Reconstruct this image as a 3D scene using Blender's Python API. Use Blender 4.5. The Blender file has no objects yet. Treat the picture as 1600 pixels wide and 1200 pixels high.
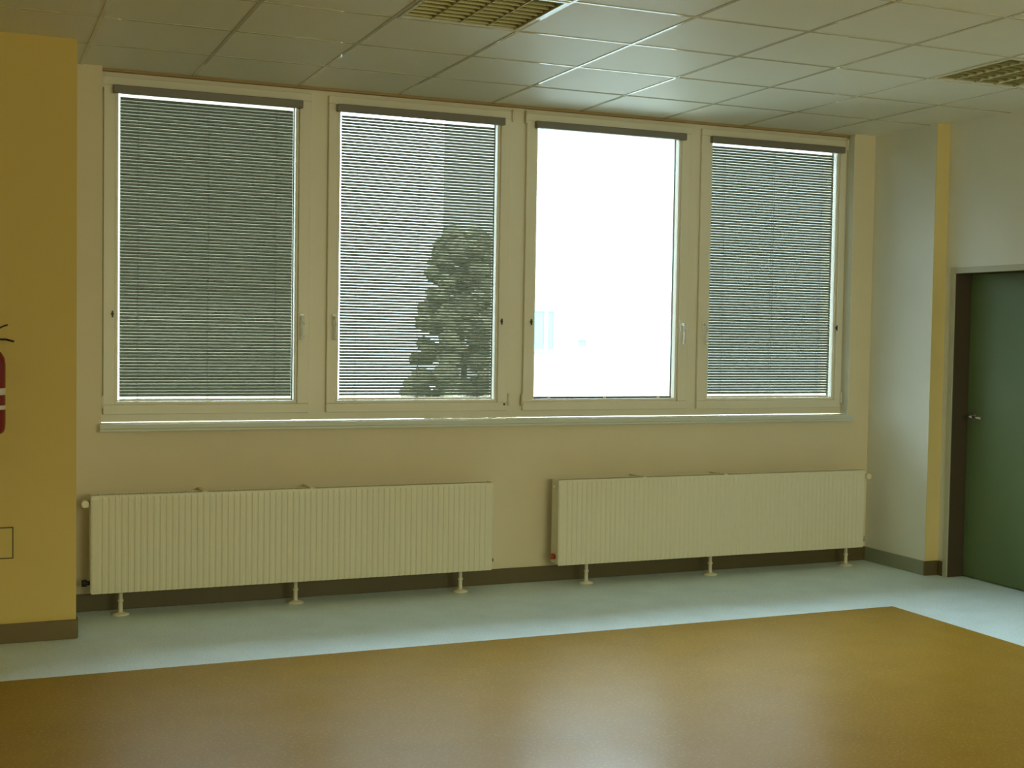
import bpy, bmesh, math, random
from mathutils import Matrix, Vector
R = random.Random(7)
sc = bpy.context.scene
col = sc.collection
PI = math.pi

# ------------------------------------------------------------------ camera
YAW, PITCH, ROLL, FPX = 0.3995, -0.0405, 0.0160, 2010.4
CAM = Vector((-2.8482, -7.3287, 1.5639))
def cam_axes():
    cy, sy, cp, sp = math.cos(YAW), math.sin(YAW), math.cos(PITCH), math.sin(PITCH)
    f = Vector((sy * cp, cy * cp, sp)); r = Vector((cy, -sy, 0)); u = r.cross(f)
    cr, sr = math.cos(ROLL), math.sin(ROLL)
    return cr * r + sr * u, -sr * r + cr * u, f
_r, _u, _f = cam_axes()
cd = bpy.data.cameras.new('camera')
cd.sensor_width = 36.0
cd.lens = FPX / 1600 * 36.0
cam = bpy.data.objects.new('camera', cd); col.objects.link(cam)
m = Matrix((_r, _u, -_f)).transposed().to_4x4(); m.translation = CAM
cam.matrix_world = m
sc.camera = cam

# ------------------------------------------------------------------ light
vs = sc.view_settings
vs.view_transform = 'Standard'; vs.look = 'None'; vs.gamma = 1.0; vs.use_curve_mapping = False
EXPO = 0.64
vs.exposure = EXPO
SKY = 5.0
w = bpy.data.worlds.new('overcast_sky'); sc.world = w; w.use_nodes = True
nt = w.node_tree
bg = nt.nodes['Background']
# overcast sky: brighter overhead than at the horizon
_tc = nt.nodes.new('ShaderNodeTexCoord'); _sx = nt.nodes.new('ShaderNodeSeparateXYZ')
_mr = nt.nodes.new('ShaderNodeMapRange'); _mr.inputs['From Min'].default_value = 0; _mr.inputs['From Max'].default_value = 1
_mr.inputs['To Min'].default_value = SKY; _mr.inputs['To Max'].default_value = SKY * 3
nt.links.new(_tc.outputs['Generated'], _sx.inputs[0]); nt.links.new(_sx.outputs['Z'], _mr.inputs['Value'])
nt.links.new(_mr.outputs['Result'], bg.inputs['Strength'])
bg.inputs['Color'].default_value = (0.80, 0.99, 1.16, 1)
def portal(name, loc, rot, sx, sy):
    l = bpy.data.lights.new(name, 'AREA'); l.shape = 'RECTANGLE'; l.size = sx; l.size_y = sy
    l.cycles.is_portal = True
    o = bpy.data.objects.new(name, l); o.location = loc; o.rotation_euler = rot; col.objects.link(o)
portal('daylight_portal', (0.3, 0.30, 1.98), (-PI / 2, 0, 0), 5.0, 1.95)
portal('daylight_portal', (0.3, -9.40, 1.9), (PI / 2, 0, 0), 3.6, 1.5)  # sky light for the added rear opening
sc.cycles.use_denoising = True
sc.cycles.max_bounces = 14
sc.cycles.diffuse_bounces = 8
sc.cycles.glossy_bounces = 5
sc.cycles.transparent_max_bounces = 16
sc.cycles.sample_clamp_indirect = 6.0

# ------------------------------------------------------------------ materials
def mat(name, color, rough=0.6, metal=0.0, spec=0.5, var=0.0, vscale=3.0, bump=0.0, bscale=60.0, bdist=0.002, speck=0.0, sscale=120.0, color2=None, coat=0.0, rvar=0.0):
    M = bpy.data.materials.new(name); M.use_nodes = True
    n = M.node_tree; b = n.nodes['Principled BSDF']
    b.inputs['Roughness'].default_value = rough; b.inputs['Metallic'].default_value = metal
    b.inputs['Specular IOR Level'].default_value = spec
    b.inputs['Coat Weight'].default_value = coat; b.inputs['Coat Roughness'].default_value = 0.12
    c = (*color, 1)
    tc = n.nodes.new('ShaderNodeTexCoord')
    def noise(scale, detail=3):
        t = n.nodes.new('ShaderNodeTexNoise'); t.inputs['Scale'].default_value = scale; t.inputs['Detail'].default_value = detail
        n.links.new(tc.outputs['Object'], t.inputs['Vector']); return t
    out = None
    if rvar > 0:
        t = noise(3.5, 5); mp = n.nodes.new('ShaderNodeMapRange')
        mp.inputs['From Min'].default_value = .38; mp.inputs['From Max'].default_value = .62
        mp.inputs['To Min'].default_value = rough - rvar; mp.inputs['To Max'].default_value = rough + rvar
        n.links.new(t.outputs['Fac'], mp.inputs['Value']); n.links.new(mp.outputs['Result'], b.inputs['Roughness'])
    if var > 0:
        t = noise(vscale); mp = n.nodes.new('ShaderNodeMapRange')
        mp.inputs['From Min'].default_value = .3; mp.inputs['From Max'].default_value = .7
        mp.inputs['To Min'].default_value = 0; mp.inputs['To Max'].default_value = 1
        n.links.new(t.outputs['Fac'], mp.inputs['Value'])
        mx = n.nodes.new('ShaderNodeMix'); mx.data_type = 'RGBA'
        mx.inputs['A'].default_value = (*[v * (1 - var) for v in color], 1)
        mx.inputs['B'].default_value = (*[min(1, v * (1 + var)) for v in color], 1)
        n.links.new(mp.outputs['Result'], mx.inputs['Factor']); out = mx.outputs['Result']
    if speck > 0:
        t = noise(sscale, 2); mp = n.nodes.new('ShaderNodeMapRange')
        mp.inputs['From Min'].default_value = .56; mp.inputs['From Max'].default_value = .66
        n.links.new(t.outputs['Fac'], mp.inputs['Value'])
        ml = n.nodes.new('ShaderNodeMath'); ml.operation = 'MULTIPLY'; ml.inputs[1].default_value = speck
        n.links.new(mp.outputs['Result'], ml.inputs[0])
        mx = n.nodes.new('ShaderNodeMix'); mx.data_type = 'RGBA'
        if out: n.links.new(out, mx.inputs['A'])
        else: mx.inputs['A'].default_value = c
        mx.inputs['B'].default_value = (*(color2 or [v * .5 for v in color]), 1)
        n.links.new(ml.outputs[0], mx.inputs['Factor']); out = mx.outputs['Result']
    if out: n.links.new(out, b.inputs['Base Color'])
    else: b.inputs['Base Color'].default_value = c
    if bump > 0:
        t = noise(bscale, 4); bp = n.nodes.new('ShaderNodeBump')
        bp.inputs['Strength'].default_value = bump; bp.inputs['Distance'].default_value = bdist
        n.links.new(t.outputs['Fac'], bp.inputs['Height']); n.links.new(bp.outputs['Normal'], b.inputs['Normal'])
    return M

M = {}
M['cream'] = mat('cream_wall_paint', (.78, .69, .50), .75, var=.02, bump=.15, bscale=90, spec=.3)
M['yellow'] = mat('yellow_wall_tone', (.74, .57, .19), .75, var=.02, bump=.15, bscale=90, spec=.3)  # wall colour with the warm interior light's hue mixed in
M['strip'] = mat('ochre_cream_tone', (.74, .60, .27), .75, var=.02, bump=.15, bscale=90, spec=.3)  # same warm light hue put into the room-facing strip's colour
M['pale'] = mat('pale_wall_tone', (.79, .80, .72), .72, var=.02, bump=.15, bscale=90, spec=.3)  # cool skylight hue put into the colour of the window-side walls
M['lino_blue'] = mat('blue_grey_linoleum', (.74, .88, .92), .34, spec=.06, var=.04, vscale=5, bump=.08, bscale=7, bdist=.004, speck=.3, sscale=90, coat=.0)
M['lino_tan'] = mat('tan_linoleum', (.33, .19, .026), .34, spec=.05, rvar=.03, var=.05, vscale=4, bump=.10, bscale=7, bdist=.003, speck=.6, sscale=75, color2=(.45, .30, .08))
M['lino_skirt'] = mat('brown_grey_skirting', (.115, .09, .033), .5, var=.05)
M['lino_front'] = mat('brown_skirting', (.18, .13, .05), .5, var=.05)
M['tile'] = mat('ceiling_tile', (.76, .75, .64), .55, var=.015, vscale=2, bump=.05, bscale=200, spec=.5)
M['grid'] = mat('ceiling_grid_paint', (.58, .56, .43), .07, metal=.0, spec=.8)
M['pvc'] = mat('white_window_plastic', (.83, .79, .66), .38, var=.01)
M['sill'] = mat('sill_plastic', (.64, .67, .60), .3)
M['handle'] = mat('white_handle_enamel', (.90, .90, .84), .22)
M['jamb'] = mat('dark_brown_jamb', (.075, .055, .032), .5)
M['lino_cove'] = mat('grey_green_cove_skirting', (.30, .33, .24), .45)
M['edge'] = mat('ceiling_gap_shade_brown', (.40, .28, .12), .6)  # shadow gap between ceiling and window frame painted as brown
M['gasket'] = mat('dark_gasket', (.03, .03, .03), .6)
M['blind_rail'] = mat('grey_blind_rail', (.20, .18, .15), .4, metal=.1)
M['slat'] = mat('blind_slat', (.20, .215, .16), .42, metal=.15)
M['cord'] = mat('blind_cord', (.22, .22, .18), .7)
M['radiator'] = mat('radiator_enamel', (.80, .76, .58), .35, var=.01)
M['rad_in'] = mat('radiator_inner_metal', (.35, .32, .22), .6)
M['door'] = mat('green_door_laminate', (.125, .185, .080), .42, var=.03)
M['frame'] = mat('grey_green_steel', (.50, .50, .37), .4)
M['chrome'] = mat('satin_chrome', (.75, .75, .72), .22, metal=1.0)
M['brass'] = mat('copper_plug', (.45, .08, .03), .35, metal=.6)
M['black'] = mat('black_plastic', (.015, .013, .012), .4)
M['red'] = mat('red_enamel', (.20, .006, .008), .3)
M['label'] = mat('printed_label', (.75, .70, .60), .5)
M['reflector'] = mat('lamp_reflector', (.42, .37, .16), .28, metal=.9)
M['louvre'] = mat('lamp_louvre', (.44, .40, .20), .5, metal=.6)
M['tube'] = mat('unlit_tube', (.8, .8, .75), .35)
M['lampframe'] = mat('lamp_rim', (.75, .74, .62), .2, spec=.9)
M['asphalt'] = mat('outdoor_paving', (.20, .21, .19), .9, var=.1)
M['facade'] = mat('outdoor_render', (.36, .35, .31), .85, var=.05)
M['brick'] = mat('outdoor_brown_render', (.24, .21, .14), .85, var=.1)
M['facade_glass'] = mat('outdoor_window_glass', (.13, .45, .42), .4, metal=.0, spec=.2)
for gname, gcol in (('glass', (.94, .97, .95, 1)), ('amber_fill_glass', (1.0, .90, .66, 1))):
  gm = bpy.data.materials.new(gname); gm.use_nodes = True
  n = gm.node_tree; n.nodes.clear()
  o_ = n.nodes.new('ShaderNodeOutputMaterial'); mx = n.nodes.new('ShaderNodeMixShader')
  tr = n.nodes.new('ShaderNodeBsdfTransparent'); gl = n.nodes.new('ShaderNodeBsdfGlossy'); fr = n.nodes.new('ShaderNodeFresnel')
  tr.inputs['Color'].default_value = gcol; gl.inputs['Roughness'].default_value = .01; fr.inputs['IOR'].default_value = 1.3
  n.links.new(fr.outputs[0], mx.inputs[0]); n.links.new(tr.outputs[0], mx.inputs[1]); n.links.new(gl.outputs[0], mx.inputs[2]); n.links.new(mx.outputs[0], o_.inputs[0])
  M[gname] = gm

# ------------------------------------------------------------------ mesh helpers
class MB:
    def __init__(s): s.v = []; s.f = []; s.mi = []; s.sm = []
    def box(s, x0, x1, y0, y1, z0, z1, mi=0):
        b = len(s.v)
        s.v += [(x, y, z) for z in (z0, z1) for y in (y0, y1) for x in (x0, x1)]
        for q in ((0, 2, 3, 1), (4, 5, 7, 6), (0, 1, 5, 4), (2, 6, 7, 3), (0, 4, 6, 2), (1, 3, 7, 5)):
            s.f.append([b + i for i in q]); s.mi.append(mi); s.sm.append(False)
        return s
    def quad(s, pts, mi=0, smooth=False):
        b = len(s.v); s.v += pts; s.f.append(list(range(b, b + len(pts)))); s.mi.append(mi); s.sm.append(smooth); return s
    def tube(s, p0, p1, r0, r1=None, n=20, cap=True):
        r1 = r0 if r1 is None else r1
        p0 = Vector(p0); p1 = Vector(p1); d = (p1 - p0).normalized()
        a = Vector((0, 0, 1)) if abs(d.z) < .9 else Vector((1, 0, 0))
        e = d.cross(a).normalized(); g = d.cross(e)
        b = len(s.v)
        for p, r in ((p0, r0), (p1, r1)):
            for i in range(n):
                t = 2 * PI * i / n; s.v.append(tuple(p + e * math.cos(t) * r + g * math.sin(t) * r))
        for i in range(n):
            j = (i + 1) % n; s.f.append([b + i, b + j, b + n + j, b + n + i]); s.mi.append(0); s.sm.append(True)
        if cap:
            s.f.append([b + i for i in range(n)][::-1]); s.f.append([b + n + i for i in range(n)]); s.mi += [0, 0]; s.sm += [False, False]
        return s
    def path(s, pts, r, n=12):
        for a, b in zip(pts[:-1], pts[1:]): s.tube(a, b, r, r, n)
        return s
    def lathe(s, c, prof, n=28):
        b = len(s.v); k = len(prof)
        for r, z in prof:
            for i in range(n):
                t = 2 * PI * i / n; s.v.append((c[0] + r * math.cos(t), c[1] + r * math.sin(t), c[2] + z))
        for a in range(k - 1):
            for i in range(n):
                j = (i + 1) % n
                s.f.append([b + a * n + i, b + a * n + j, b + (a + 1) * n + j, b + (a + 1) * n + i]); s.mi.append(0); s.sm.append(True)
        s.f.append([b + i for i in range(n)][::-1]); s.f.append([b + (k - 1) * n + i for i in range(n)]); s.mi += [0, 0]; s.sm += [False, False]
        return s
    def build(s, name, mats, parent=None, bevel=0.0, origin=None):
        me = bpy.data.meshes.new(name)
        o = Vector(origin or (0, 0, 0))
        if parent is not None and origin is None: o = Vector(parent.get('_o', (0, 0, 0)))
        me.from_pydata([tuple(Vector(v) - o) for v in s.v], [], s.f)
        if not isinstance(mats, (list, tuple)): mats = [mats]
        for mm in mats: me.materials.append(mm)
        for p, i, q in zip(me.polygons, s.mi, s.sm): p.material_index = i; p.use_smooth = q
        me.update()
        ob = bpy.data.objects.new(name, me); col.objects.link(ob)
        if parent is not None:
            ob.parent = parent; po = Vector(parent.get('_o', (0, 0, 0))); ob.location = o - po
            ob['_o'] = tuple(o)
        else:
            ob.location = o; ob['_o'] = tuple(o)
        if bevel > 0:
            bv = ob.modifiers.new('bevel', 'BEVEL'); bv.width = bevel; bv.segments = 2; bv.limit_method = 'ANGLE'
            bv.harden_normals = False
        return ob
def struct(ob): ob['kind'] = 'structure'; return ob
def thing(name, loc, label, cat, group=None):
    e = bpy.data.objects.new(name, None); e.location = loc; e.empty_display_size = .1; col.objects.link(e)
    e['_o'] = tuple(loc); e['label'] = label; e['category'] = cat
    if group: e['group'] = group
    return e

# ------------------------------------------------------------------ room shell
H = 2.9644           # ceiling
YP = -0.617          # plane of the wall left and right of the window bay
XL, XR, XW = -2.358, 2.962, 3.067
NX0, NX1, NZ = -2.185, 2.790, 1.0     # window niche
NY = 0.085           # niche depth
T = .32
RX0, RY0 = -5.6, -9.2                  # far room corner behind the camera
BB = 0.096

b = MB()
b.box(XL - T, XR + T, 0, T, -.1, NZ)
b.box(XL - T, NX0, 0, T, NZ, H + .3); b.box(NX1, XR + T, 0, T, NZ, H + .3)
b.box(NX0, NX1, 0, T, H + .02, H + .3)
struct(b.build('wall_back', M['cream']))
struct(MB().box(XL - T, XL, YP + .3, 0, -.1, H + .3).build('wall_bay_left', M['cream']))
struct(MB().box(XR, XR + .6, YP, 0, -.1, H + .3).build('wall_bay_right', [M['pale']]))
struct(MB().box(RX0 - T, XL, YP, YP + .3, -.1, H + .3).build('wall_left_front', M['yellow']))
# narrow return strip beside the door wall: the part of the right block that faces the room
struct(MB().box(XR, XW + .4, YP - .004, YP, -.1, H + .3).build('wall_right_return', M['strip']))
DY0, DY1, DZ = -0.705, -1.64, 2.0      # door opening
b = MB()
b.box(XW, XW + .3, DY0, YP - .004, -.1, H + .3)
b.box(XW, XW + .3, RY0, DY1, -.1, H + .3)
b.box(XW, XW + .3, DY1, DY0, DZ, H + .3)
struct(b.build('wall_right', M['pale']))
struct(MB().box(RX0 - T, RX0, RY0 - T, YP, -.1, H + .3).build('wall_left', M['yellow']))
# wall behind the camera with an added opening that lets in frontal fill light
WX0, WX1, WZ0, WZ1 = -1.5, 2.1, 1.15, 2.65
b = MB()
b.box(RX0, WX0, RY0 - T, RY0, -.1, H + .3); b.box(WX1, XW + .3, RY0 - T, RY0, -.1, H + .3)
b.box(WX0, WX1, RY0 - T, RY0, -.1, WZ0); b.box(WX0, WX1, RY0 - T, RY0, WZ1, H + .3)
struct(b.build('wall_rear', M['yellow']))

struct(MB().box(WX0, WX1, RY0 - .12, RY0 - .11, WZ0, WZ1).build('window_5', M['amber_fill_glass']))  # invented amber pane; warms the fill light on the back wall

# floor: blue-grey border, tan field
FX, FY = 2.115, -1.335
b = MB()
b.box(RX0 - T, XW + .3, FY, T, -.12, 0, 0)
b.box(FX, XW + .3, RY0 - T, FY, -.12, 0, 0)
b.box(RX0 - T, FX, RY0 - T, FY, -.12, 0, 1)
struct(b.build('floor', [M['lino_blue'], M['lino_tan']]))

# skirting
def skirt(name, x0, x1, y0, y1, mm='lino_skirt'): return struct(MB().box(x0, x1, y0, y1, 0, BB).build(name, M[mm], bevel=.003))
skirt('baseboard_back', XL, XR, -.010, 0)
skirt('baseboard_bay_left', XL, XL + .010, YP, -.010)
skirt('baseboard_bay_right', XR - .010, XR, YP, -.010, 'lino_cove')
skirt('baseboard_left_front', RX0, XL + .006, YP - .014, YP, 'lino_front')
skirt('baseboard_right_return', XR - .010, XW - .010, YP - .014, YP - .004)
struct(MB().box(XW - .010, XW, DY0 + .03, YP - .014, 0, BB).build('baseboard_right', M['lino_skirt']))
struct(MB().box(XW - .010, XW, RY0, DY1 - .05, 0, BB).build('baseboard_right_front', M['lino_skirt']))

# ceiling: 0.6 m tiles in a T grid
GX, GY, S = -2.2933, -0.5513, 0.6
lamps = [(2, 2), (7, 2)]     # (column, row) cells holding a light; row j spans GY-(j+1)S .. GY-jS
xs = [GX + S * i for i in range(-6, 10)]; xs = [RX0 - .1] + [x for x in xs if RX0 < x < XW] + [XW + .1]
ys = [NY + .2] + [GY - S * j for j in range(0, 15) if GY - S * j > RY0] + [RY0 - .1]
lampc = [(GX + S * (i + .5), GY - S * (j + .5)) for i, j in lamps]
b = MB()
for a in range(len(xs) - 1):
    for c in range(len(ys) - 1):
        x0, x1, y1, y0 = xs[a], xs[a + 1], ys[c], ys[c + 1]
        if any(x0 < lx < x1 and y0 < ly < y1 for lx, ly in lampc): continue
        b.box(x0 + .001, x1 - .001, y0 + .001, y1 - .001, H, H + .015)
ceil = struct(b.build('ceiling', M['tile']))
b = MB(); hw = .009
for x in xs[1:-1]: b.box(x - hw, x + hw, RY0, NY, H - .0035, H - .0002)
for y in ys[1:-1]: b.box(RX0, XW, y - hw, y + hw, H - .0030, H - .0001)
g = b.build('ceiling_grid', M['grid'], ceil, bevel=.0008)
ceilv = MB().box(RX0 - T, XW + .3, RY0 - T, .5, H + .3, H + .4).build('slab', M['pale'], ceil)

# ------------------------------------------------------------------ louvred ceiling lights (off)
def lamp(i, j, label):
    cx, cy = GX + S * (i + .5), GY - S * (j + .5)
    t = thing('ceiling_light', (cx, cy, H), label, 'ceiling light', 'louvred ceiling lights set in the tile grid')
    a = .289; r = .272
    f = MB()
    for x0, x1, y0, y1 in ((-a, a, r, a), (-a, a, -a, -r), (-a, -r, -r, r), (r, a, -r, r)):
        f.box(cx + x0, cx + x1, cy + y0, cy + y1, H - .006, H + .008)
    f.build('rim', M['lampframe'], t, bevel=.001)
    h = MB()
    h.box(cx - .285, cx + .285, cy - .285, cy + .285, H + .085, H + .09)
    for x0, x1, y0, y1 in ((-.285, .285, .28, .285), (-.285, .285, -.285, -.28), (-.285, -.28, -.28, .28), (.28, .285, -.28, .28)):
        h.box(cx + x0, cx + x1, cy + y0, cy + y1, H + .008, H + .085)
    h.build('housing', M['reflector'], t)
    for k in range(4):
        x = cx - .204 + .136 * k
        MB().tube((x, cy - .27, H + .055), (x, cy + .27, H + .055), .013, n=12).build('tube', M['tube'], t)
    l = MB()
    for k in range(5):                       # lengthwise V reflectors
        x = cx - .272 + .136 * k
        w0 = .016 if 0 < k < 4 else .008
        l.quad([(x - .002, cy - .272, H - .001), (x - .002, cy + .272, H - .001), (x - w0, cy + .272, H + .045), (x - w0, cy - .272, H + .045)])
        l.quad([(x + .002, cy + .272, H - .001), (x + .002, cy - .272, H - .001), (x + w0, cy - .272, H + .045), (x + w0, cy + .272, H + .045)])
        l.quad([(x - .002, cy + .272, H - .001), (x - .002, cy - .272, H - .001), (x + .002, cy - .272, H - .001), (x + .002, cy + .272, H - .001)])
    lo = l.build('side_reflector', M['louvre'], t)
    c = MB()
    for k in range(9):                       # cross blades
        y = cy - .272 + .544 * (k + .5) / 9
        for q in range(4):
            x0, x1 = cx - .272 + .136 * q + .004, cx - .272 + .136 * (q + 1) - .004
            c.quad([(x0, y - .001, H), (x1, y - .001, H), (x1, y - .005, H + .04), (x0, y - .005, H + .04)])
            c.quad([(x1, y + .001, H), (x0, y + .001, H), (x0, y + .005, H + .04), (x1, y + .005, H + .04)])
            c.quad([(x0, y - .001, H), (x0, y + .001, H), (x1, y + .001, H), (x1, y - .001, H)])
    c.build('louvre', M['louvre'], t)
    return t
lamp(2, 2, 'unlit square louvred ceiling light cut by the top edge above the second window')
lamp(7, 2, 'unlit square louvred ceiling light at the right edge above the green door')

# ------------------------------------------------------------------ windows
SZ0, SZ1 = 1.072, 2.925           # sash outer heights
GZ0, GZ1 = 1.143, 2.862           # glass opening
wins = [  # frame x0,x1 ; sash x0,x1 ; glass x0,x1 ; handle side
    (NX0, -0.965, -2.170, -1.017, -2.092, -1.1034, 1),
    (-0.965, 0.2955, -0.913, 0.243, -0.839, 0.158, -1),
    (0.2955, 1.5655, 0.348, 1.527, 0.428, 1.441, 1),
    (1.5655, NX1, 1.606, 2.765, 1.696, 2.7005, -1)]
FYF, SYF, GYF = 0.085, 0.062, 0.125     # front faces: fixed frame, sash, glass
for k, (f0, f1, s0, s1, g0, g1, hs) in enumerate(wins):
    b = MB(); fb = .16
    i0, i1 = s0 + .02, s1 - .02
    b.box(f0, f1, FYF, fb, 1.03, SZ0 + .02); b.box(f0, f1, FYF, fb, SZ1 - .02, H - .001)
    b.box(f0, i0, FYF, fb, SZ0 + .02, SZ1 - .02); b.box(i1, f1, FYF, fb, SZ0 + .02, SZ1 - .02)
    wob = b.build('window_%d' % (k + 1), M['pvc']); struct(wob)
    b = MB(); sb = .155
    # sash: outer profile, with a bead step nearer the glass
    for (x0, x1, z0, z1) in ((s0, s1, SZ0, GZ0 - .018), (s0, s1, GZ1 + .018, SZ1), (s0, g0 - .018, GZ0 - .018, GZ1 + .018), (g1 + .018, s1, GZ0 - .018, GZ1 + .018)):
        b.box(x0, x1, SYF, FYF - .001, z0, z1)
    for (x0, x1, z0, z1) in ((i0, i1, SZ0 + .021, GZ0 - .008), (i0, i1, GZ1 + .008, SZ1 - .021), (i0, g0 - .008, GZ0 - .008, GZ1 + .008), (g1 + .008, i1, GZ0 - .008, GZ1 + .008)):
        b.box(x0 + .0005 * (x0 == i0), x1 - .0005 * (x1 == i1), FYF - .004, sb - .004, z0, z1)
    sash = b.build('sash', M['pvc'], wob, bevel=.004)
    b = MB()
    for (x0, x1, z0, z1) in ((g0 - .018, g1 + .018, GZ0 - .018, GZ0), (g0 - .018, g1 + .018, GZ1, GZ1 + .018), (g0 - .018, g0, GZ0, GZ1), (g1, g1 + .018, GZ0, GZ1)):
        b.box(x0, x1, SYF + .012, sb, z0, z1)
    b.build('glazing_bead', M['pvc'], wob, bevel=.005)
    b = MB()
    for (x0, x1, z0, z1) in ((g0, g1, GZ0, GZ0 + .004), (g0, g1, GZ1 - .004, GZ1), (g0, g0 + .004, GZ0, GZ1), (g1 - .004, g1, GZ0, GZ1)):
        b.box(x0, x1, GYF - .002, GYF + .008, z0, z1)
    b.build('gasket', M['gasket'], wob)
    MB().box(g0, g1, GYF, GYF + .006, GZ0, GZ1).build('glass_pane', M['glass'], wob)
    # handle
    hx = (s1 - .048) if hs > 0 else (s0 + .042)
    hz = 1.62
    hb = MB(); hb.box(hx - .013, hx + .013, SYF - .008, SYF, hz - .033, hz + .033)
    ho = hb.build('handle', M['handle'], wob, bevel=.004)
    lv = MB(); lv.tube((hx, SYF - .008, hz + .012), (hx, SYF - .042, hz + .012), .0085, n=14)
    lv.path([(hx, SYF - .040, hz + .016), (hx, SYF - .046, hz - .03), (hx, SYF - .044, hz - .10), (hx, SYF - .036, hz - .118)], .0085)
    lv.build('lever', M['handle'], ho)
    # small dark latch and hinges on the other stile
    kx = (s0 + .048) if hs > 0 else (s1 - .048)
    b = MB().tube((kx, SYF - .006, 1.628), (kx, SYF, 1.628), .008, n=14); b.box(kx - .004, kx + .004, SYF - .010, SYF - .004, 1.608, 1.645)
    b.build('latch', M['black'], wob)
    ex = s0 - .006 if hs > 0 else s1 + .006
    for hz_, n_ in ((1.105, 'hinge'), (2.86, 'hinge')):
        MB().tube((ex, SYF - .004, hz_), (ex, SYF - .004, hz_ + .075), .008, n=14).build(n_, M['pvc'], wob)
    if k == 1:
        MB().tube((s1 - .022, SYF - .004, 1.113), (s1 - .022, SYF + .0005, 1.113), .007, n=12).build('screw_cap', M['black'], wob)

# niche sill
b = MB(); b.box(NX0 - .012, NX1 + .012, -.050, FYF + .01, 1.0, 1.026); b.box(NX0 - .012, NX1 + .012, -.050, -.030, .984, 1.0)
struct(b.build('trim_1', M['sill'], bevel=.003))

struct(MB().box(NX1 - .004, NX1, .0, FYF - .001, 1.0265, H - .016).build('lit_reveal_face', M['pale']))  # right reveal made paler: window light put into its colour
struct(MB().box(NX0, NX1 - .005, .050, FYF - .001, H - .014, H - .0005).build('ceiling_gap_shade', M['edge']))  # brown strip stands in for the shadow gap above the frames

# ------------------------------------------------------------------ venetian blinds
PITCH_S, SW = .0180, .0205
def blind(k, tilt, label, slats=True):
    f0, f1, s0, s1, g0, g1, hs = wins[k]
    cx = (g0 + g1) / 2
    t = thing('venetian_blind', (cx, .085, GZ0), label, 'blind', 'venetian blinds hung inside the window sashes')
    MB().box(g0 - .030, g1 + .030, .026, SYF, 2.832, 2.876).build('headrail', M['blind_rail'], t, bevel=.003)
    BY = .103
    top = 2.815; bot = GZ0 + .022
    x0, x1 = g0 + .012, g1 - .012
    if slats:
        b = MB(); z = top; i = 0
        while z > bot:
            ti = tilt(( top - z) / (top - bot)) + R.uniform(-.3, .3)
            th = math.radians(ti)
            dz = R.uniform(-.0001, .0001)
            pts = []
            for q in range(4):                # outer edge up, inner edge down, slightly crowned
                u_ = -1 + 2 * q / 3; cr = (1 - u_ * u_) * .0008
                y = BY + u_ * SW / 2 * math.cos(th) - cr * math.sin(th); zz = z + dz + u_ * SW / 2 * math.sin(th) + cr * math.cos(th)
                pts.append((y, zz))
            for q in range(3):
                (ya, za), (yb, zb) = pts[q], pts[q + 1]
                b.quad([(x0, ya, za), (x1, ya, za), (x1, yb, zb), (x0, yb, zb)], smooth=True)
            z -= PITCH_S; i += 1
        b.build('slats', M['slat'], t)
    MB().box(x0, x1, BY - .009, BY + .009, GZ0 + .004, GZ0 + .014).build('bottom_rail', M['blind_rail'] if not slats else M['pvc'], t, bevel=.002)
    for fx in (.10, .5, .90):
        x = x0 + (x1 - x0) * fx
        if slats:
            c = MB()
            for yy in (BY - .0115, BY + .0115): c.box(x - .0008, x + .0008, yy - .0006, yy + .0006, GZ0 + .008, 2.835)
            c.build('ladder_cord', M['cord'], t)
        MB().box(x - .011, x + .011, BY - .013, BY - .0092, GZ0 + .001, GZ0 + .015).build('clip', M['pvc'], t, bevel=.001)
    if not slats:
        MB().box(x1 - .002, x1, BY - .001, BY + .001, GZ0 + .014, 2.835).build('guide_cord', M['cord'], t)
    return t
blind(0, lambda u: 58.6 + 11 * (1 - u) - 3 - 1.2 * math.exp(-((u - .70) / .03) ** 2) - 2.0 * (u > .7) * u, 'lowered grey-green blind nearly shut in the leftmost window')
blind(1, lambda u: 49.8 + 11 * (1 - u) - 3, 'lowered blind glowing brightest at its left half, second window from the left')
blind(2, None, 'open blind leaving bare white glass in the third window', slats=False)
blind(3, lambda u: 56.2 + 9 * (1 - u) - 3 - 2.5 * (u > .75) * (u - .75) * 4, 'lowered grey blind in the rightmost and narrowest-looking window')

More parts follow.
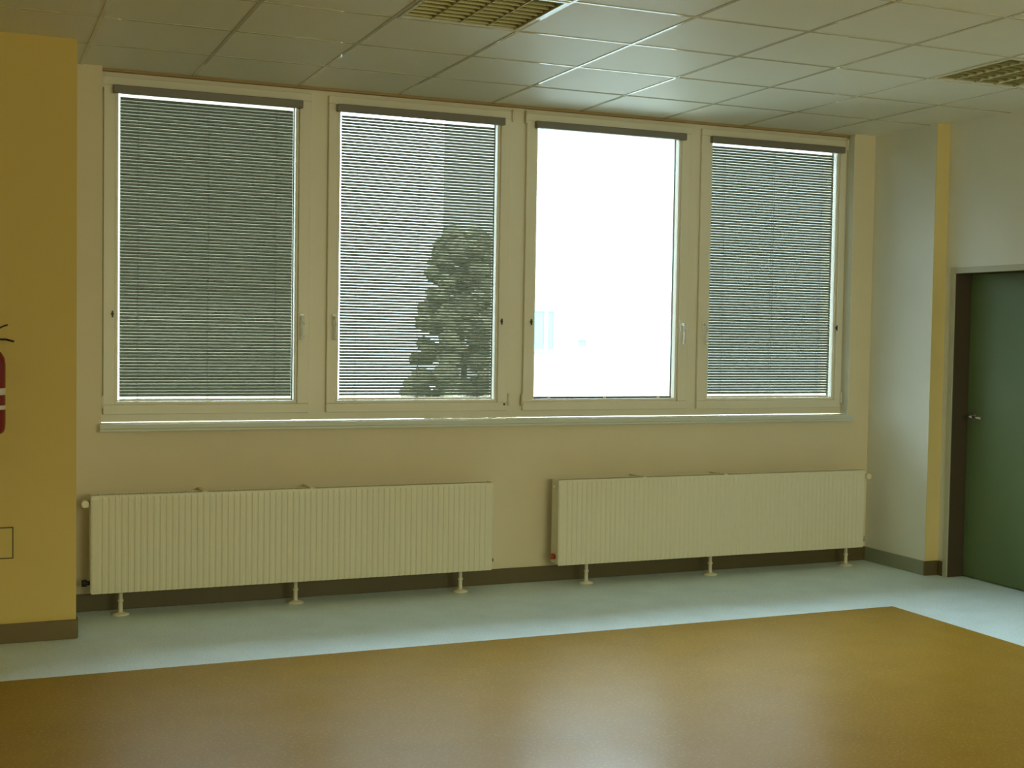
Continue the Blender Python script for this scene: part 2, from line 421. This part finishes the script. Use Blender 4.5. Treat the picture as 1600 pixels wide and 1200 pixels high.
# ------------------------------------------------------------------ radiators
RZ0, RZ1 = .128, .657
def radiator(x0, x1, feet, valve_side, label):
    yf, yb = -.195, -.095
    t = thing('radiator', ((x0 + x1) / 2, yb, 0), label, 'radiator', 'long ribbed panel radiators under the window sill')
    # ribbed front panel
    b = MB(); p = .0333; n_ = int((x1 - x0 - .05) / p); xs_ = x0 + ((x1 - x0) - n_ * p) / 2
    prof = [(x0 + .004, yf + .004), (x0 + .008, yf)]
    for i in range(n_):
        a = xs_ + i * p
        prof += [(a + .004, yf), (a + .010, yf + .0035), (a + .018, yf + .0035), (a + .024, yf)]
    prof += [(x1 - .008, yf), (x1 - .004, yf + .004)]
    zi0, zi1 = RZ0 + .035, RZ1 - .035
    for (xa, ya), (xb, yb_) in zip(prof[:-1], prof[1:]):
        fa, fb_ = yf if ya < yf + .001 or ya > yf + .0038 else ya, yf if yb_ < yf + .001 or yb_ > yf + .0038 else yb_
        b.quad([(xa, ya, zi0), (xb, yb_, zi0), (xb, yb_, zi1), (xa, ya, zi1)])
        b.quad([(xa, ya, zi1), (xb, yb_, zi1), (xb, fb_, zi1 + .012), (xa, fa, zi1 + .012)])
        b.quad([(xa, fa, zi0 - .012), (xb, fb_, zi0 - .012), (xb, yb_, zi0), (xa, ya, zi0)])
        b.quad([(xa, fa, zi1 + .012), (xb, fb_, zi1 + .012), (xb, fb_ + .003, RZ1 - .003), (xa, fa + .003, RZ1 - .003)])
        b.quad([(xa, fa + .003, RZ0), (xb, fb_ + .003, RZ0), (xb, fb_, zi0 - .012), (xa, fa, zi0 - .012)])
    b.box(x0 + .006, x1 - .006, yf + .008, yf + .014, RZ0 + .002, RZ1 - .006)
    b.build('front_panel', M['radiator'], t)
    MB().box(x0 + .01, x1 - .01, yb - .012, yb, RZ0, RZ1 - .006).build('rear_panel', M['radiator'], t, bevel=.003)
    b = MB(); i = x0 + .03
    while i < x1 - .03: b.box(i, i + .002, yf + .016, yb - .014, RZ0 + .02, RZ1 - .03); i += .05
    b.build('fins', M['rad_in'], t)
    for xa, xb in ((x0, x0 + .004), (x1 - .004, x1)):
        MB().box(xa, xb, yf + .002, yb, RZ0 + .01, RZ1).build('side_cover', M['radiator'], t, bevel=.001)
    b = MB()
    b.box(x0, x1, yf + .002, yf + .006, RZ1 - .012, RZ1); b.box(x0, x1, yb - .004, yb, RZ1 - .012, RZ1)
    i = x0 + .01
    while i < x1 - .01: b.box(i, i + .004, yf + .006, yb - .004, RZ1 - .005, RZ1 - .002); i += .016
    b.build('top_grille', M['radiator'], t)
    for fx in (.26, .52):
        x = x0 + (x1 - x0) * fx
        MB().box(x - .012, x + .012, yf + .004, -.0, RZ1 - .004, RZ1 + .006).build('bracket_clip', M['radiator'], t, bevel=.002)
    for x in feet:
        f = MB(); c = (x, -.145, 0)
        f.lathe(c, [(.046, 0), (.046, .006), (.035, .012), (.014, .016), (.012, .02), (.012, .07), (.0155, .072), (.0155, .082), (.011, .084), (.011, RZ0 + .02)])
        f.build('foot', M['radiator'], t)
    # connections
    sx = x0 if valve_side < 0 else x1; d = valve_side
    ym = -.145
    v = MB(); v.tube((sx, ym, .614), (sx + d * .032, ym, .614), .011); v.tube((sx + d * .026, ym, .592), (sx + d * .026, ym, .634), .013)
    vo = v.build('valve', M['chrome'] if d < 0 else M['radiator'], t)
    MB().tube((sx + d * .028, ym - .014, .614), (sx + d * .028, ym - .055, .614), .016, .019).build('thermostat_head', M['radiator'], vo)
    v = MB(); v.path([(sx + d * .026, ym, .60), (sx + d * .026, ym + .02, .585), (sx + d * .026, 0, .585)], .0075); v.build('pipe', M['radiator'], t)
    v = MB(); v.tube((sx, ym, .182), (sx + d * .034, ym, .182), .012); v.tube((sx + d * .028, ym, .165), (sx + d * .028, ym, .20), .014)
    v.build('return_valve', M['black'] if d < 0 else M['chrome'], t)
    v = MB(); v.path([(sx + d * .028, ym, .182), (sx + d * .028, 0, .182)], .0075); v.build('pipe', M['radiator'], t)
    ex = x1 if d < 0 else x0
    MB().tube((ex, ym, .180), (ex - d * .022, ym, .180), .018 if d > 0 else .011, n=8).build('plug', M['brass'] if d > 0 else M['black'], t)
    MB().tube((ex, ym, .612), (ex - d * .010, ym, .612), .011, n=8).build('air_vent', M['chrome'], t)
    return t
radiator(-2.2543, .0547, (-2.095, -1.135, -.132), -1, 'long white ribbed radiator on three feet under the two left windows')
radiator(.4878, 2.7982, (.709, 1.610, 2.689), 1, 'long white ribbed radiator with a reddish corner plug under the two right windows')

# ------------------------------------------------------------------ door
do = thing('door_1', (XW, (DY0 + DY1) / 2, 0), 'green flush door in a grey steel frame on the right wall', 'door')
del do['label'], do['category']; do['kind'] = 'structure'
LX = XW + .125
b = MB(); c_ = .040
b.box(XW - .010, XW, DY0 - .012, DY0 + .028, 0, DZ + .028); b.box(XW - .010, XW, DY1 - .028, DY1 + .012, 0, DZ + .028)
b.box(XW - .010, XW, DY1 + .012, DY0 - .012, DZ - .012, DZ + .028)
b.build('door_frame', M['frame'], do, bevel=.002)
b = MB(); b.box(XW, LX + .05, DY0 - .012, DY0, 0, DZ); b.box(XW, LX + .05, DY1, DY1 + .012, 0, DZ); b.box(XW, LX + .05, DY1 + .012, DY0 - .012, DZ - .012, DZ)
b.build('door_jamb', M['jamb'], do)
lf = MB().box(LX, LX + .042, DY1 + .014, DY0 - .014, .006, DZ - .014).build('door_leaf', M['door'], do, bevel=.002)
b = MB(); hy = -.775
b.tube((LX - .008, hy, 1.06), (LX, hy, 1.06), .026)
b.build('rosette', M['chrome'], lf)
b = MB(); b.tube((LX - .006, hy, 1.06), (LX - .05, hy, 1.06), .009); b.path([(LX - .048, hy + .004, 1.06), (LX - .052, hy - .05, 1.061), (LX - .048, hy - .125, 1.056)], .009)
b.build('door_handle', M['chrome'], lf)
MB().tube((LX - .006, hy, .97), (LX, hy, .97), .024).build('keyhole_plate', M['door'], lf)
struct(MB().box(XW + .26, XW + .3, DY1, DY0, 0, DZ).build('wall_door_backing', M['pale']))

# ------------------------------------------------------------------ fire extinguisher on the left wall
ex, ey, ez = -2.762, YP - .098, 1.035
t = thing('fire_extinguisher', (ex, YP, ez), 'red fire extinguisher hanging on the yellow wall at the left edge', 'fire extinguisher')
MB().lathe((ex, ey, ez), [(.050, 0), (.066, .010), (.073, .030), (.074, .06), (.074, .335), (.070, .365), (.055, .392), (.030, .408), (.022, .412), (.022, .425)]).build('cylinder', M['red'], t)
for z0, z1 in ((.190, .222), (.120, .140)):
    MB().lathe((ex, ey, ez), [(.0742, z0), (.0746, z0 + .002), (.0746, z1 - .002), (.0742, z1)]).build('label', M['label'], t)
MB().tube((ex, ey, ez + .42), (ex, ey, ez + .47), .018).build('valve', M['chrome'], t)
b = MB(); b.path([(ex - .03, ey, ez + .445), (ex + .02, ey - .003, ez + .455), (ex + .075, ey - .004, ez + .454), (ex + .112, ey - .004, ez + .444)], .005)
b.build('carry_handle', M['black'], t)
b = MB(); b.path([(ex - .03, ey, ez + .47), (ex + .03, ey, ez + .500), (ex + .070, ey, ez + .520), (ex + .084, ey, ez + .524)], .004)
b.build('squeeze_lever', M['black'], t)
b = MB(); b.path([(ex - .015, ey, ez + .45), (ex - .06, ey, ez + .46), (ex - .095, ey, ez + .42), (ex - .10, ey, ez + .30), (ex - .09, ey, ez + .10)], .010)
b.build('hose', M['black'], t)
b = MB(); b.box(ex - .02, ex + .02, YP - .012, YP, ez + .15, ez + .43); b.box(ex - .012, ex + .012, ey + .02, YP - .005, ez + .395, ez + .415)
b.build('wall_bracket', M['black'], t)

# ------------------------------------------------------------------ access cover
t = thing('access_cover', (-2.74, YP, .42), 'small square cover painted like the yellow wall, low at the left edge', 'wall cover')
MB().box(-2.815, -2.656, YP - .004, YP, .422, .566).build('cover_plate', M['yellow'], t, bevel=.001)
b = MB()
for x0, x1, z0, z1 in ((-2.822, -2.650, .566, .572), (-2.822, -2.650, .416, .422), (-2.822, -2.816, .422, .566), (-2.655, -2.650, .422, .566)):
    b.box(x0, x1, YP - .0025, YP, z0, z1)
b.build('cover_rim', M['lino_skirt'], t)

# ------------------------------------------------------------------ outdoors
struct(MB().box(-60, 80, .6, 90, -4.2, -4.0).build('ground_outside', M['asphalt']))
b2 = thing('added_block', (-8, 25, -4), 'added brownish building that tones the gaps of the leftmost blind', 'building')
MB().box(-16, 4.7, 25, 37, -4, 9).build('facade_wall', M['brick'], b2)  # block added to set the tone behind the first blind
MB().box(-16, 4.7, 25, 37, 9, 9.3).build('roof', M['brick'], b2)
bt = thing('office_building', (24, 25, -4), 'pale building with teal windows glimpsed through the bare third window', 'building')
MB().box(10.9, 42, 25, 31, -4, 9).build('facade_wall', M['facade'], bt)
MB().box(10.9, 42, 25, 31, 9, 9.3).build('roof', M['facade'], bt)
for x0, x1, z0, z1, post in ((11.25, 12.0, 1.08, 2.14, 11.72), (12.75, 13.0, 1.18, 1.36, None), (11.25, 12.0, -2.1, -1.0, 11.72)):
    f = MB()
    for a0, a1, b0, b1 in ((x0 - .05, x1 + .05, z0 - .05, z0), (x0 - .05, x1 + .05, z1, z1 + .05), (x0 - .05, x0, z0, z1), (x1, x1 + .05, z0, z1)):
        f.box(a0, a1, 24.95, 25.0, b0, b1)
    if post: f.box(post, post + .10, 24.95, 25.0, z0, z1)
    fo = f.build('window', M['facade'], bt)
    MB().box(x0, x1, 24.97, 24.995, z0, z1).build('pane', M['facade_glass'], fo)

M['leaf'] = mat('tree_leaf', (.12, .105, .055), .8, var=.4, vscale=2, bump=.8, bscale=6, bdist=.1)
M['bark'] = mat('tree_bark', (.08, .06, .04), .9)
def tree(cx, cy, z0, r, h, label, n=300):
    t = thing('tree', (cx, cy, -4), label, 'tree', 'added trees outside the windows')
    MB().tube((cx, cy, -4), (cx, cy, z0 + h * .5), .16, .07, 12).build('trunk', M['bark'], t)  # tree added for a soft dark gradient behind the second blind
    bm = bmesh.new()
    for i in range(n):
        a = R.uniform(0, 2 * PI); q = R.random() ** .5; zz = R.random()
        rr = r * (1 - .9 * max(0, zz - .35)) * q * 1.0
        mt = Matrix.Translation((cx + rr * math.cos(a), cy + rr * math.sin(a), z0 + h * zz)) @ Matrix.Diagonal((1, 1, .8, 1))
        bmesh.ops.create_icosphere(bm, subdivisions=3, radius=r * R.uniform(.10, .20), matrix=mt)
    for v in bm.verts: v.co += Vector((R.uniform(-1, 1), R.uniform(-1, 1), R.uniform(-1, 1))) * .05
    me = bpy.data.meshes.new('crown'); o = Vector((cx, cy, -4))
    bm.transform(Matrix.Translation(-o)); bm.to_mesh(me); bm.free(); me.materials.append(M['leaf'])
    ob = bpy.data.objects.new('crown', me); col.objects.link(ob); ob.parent = t
tree(8.45, 22.5, -2.4, 1.45, 6.4, 'added brown-leaved tree behind the lower right of the second window blind')

for o in bpy.data.objects:
    if '_o' in o: del o['_o']
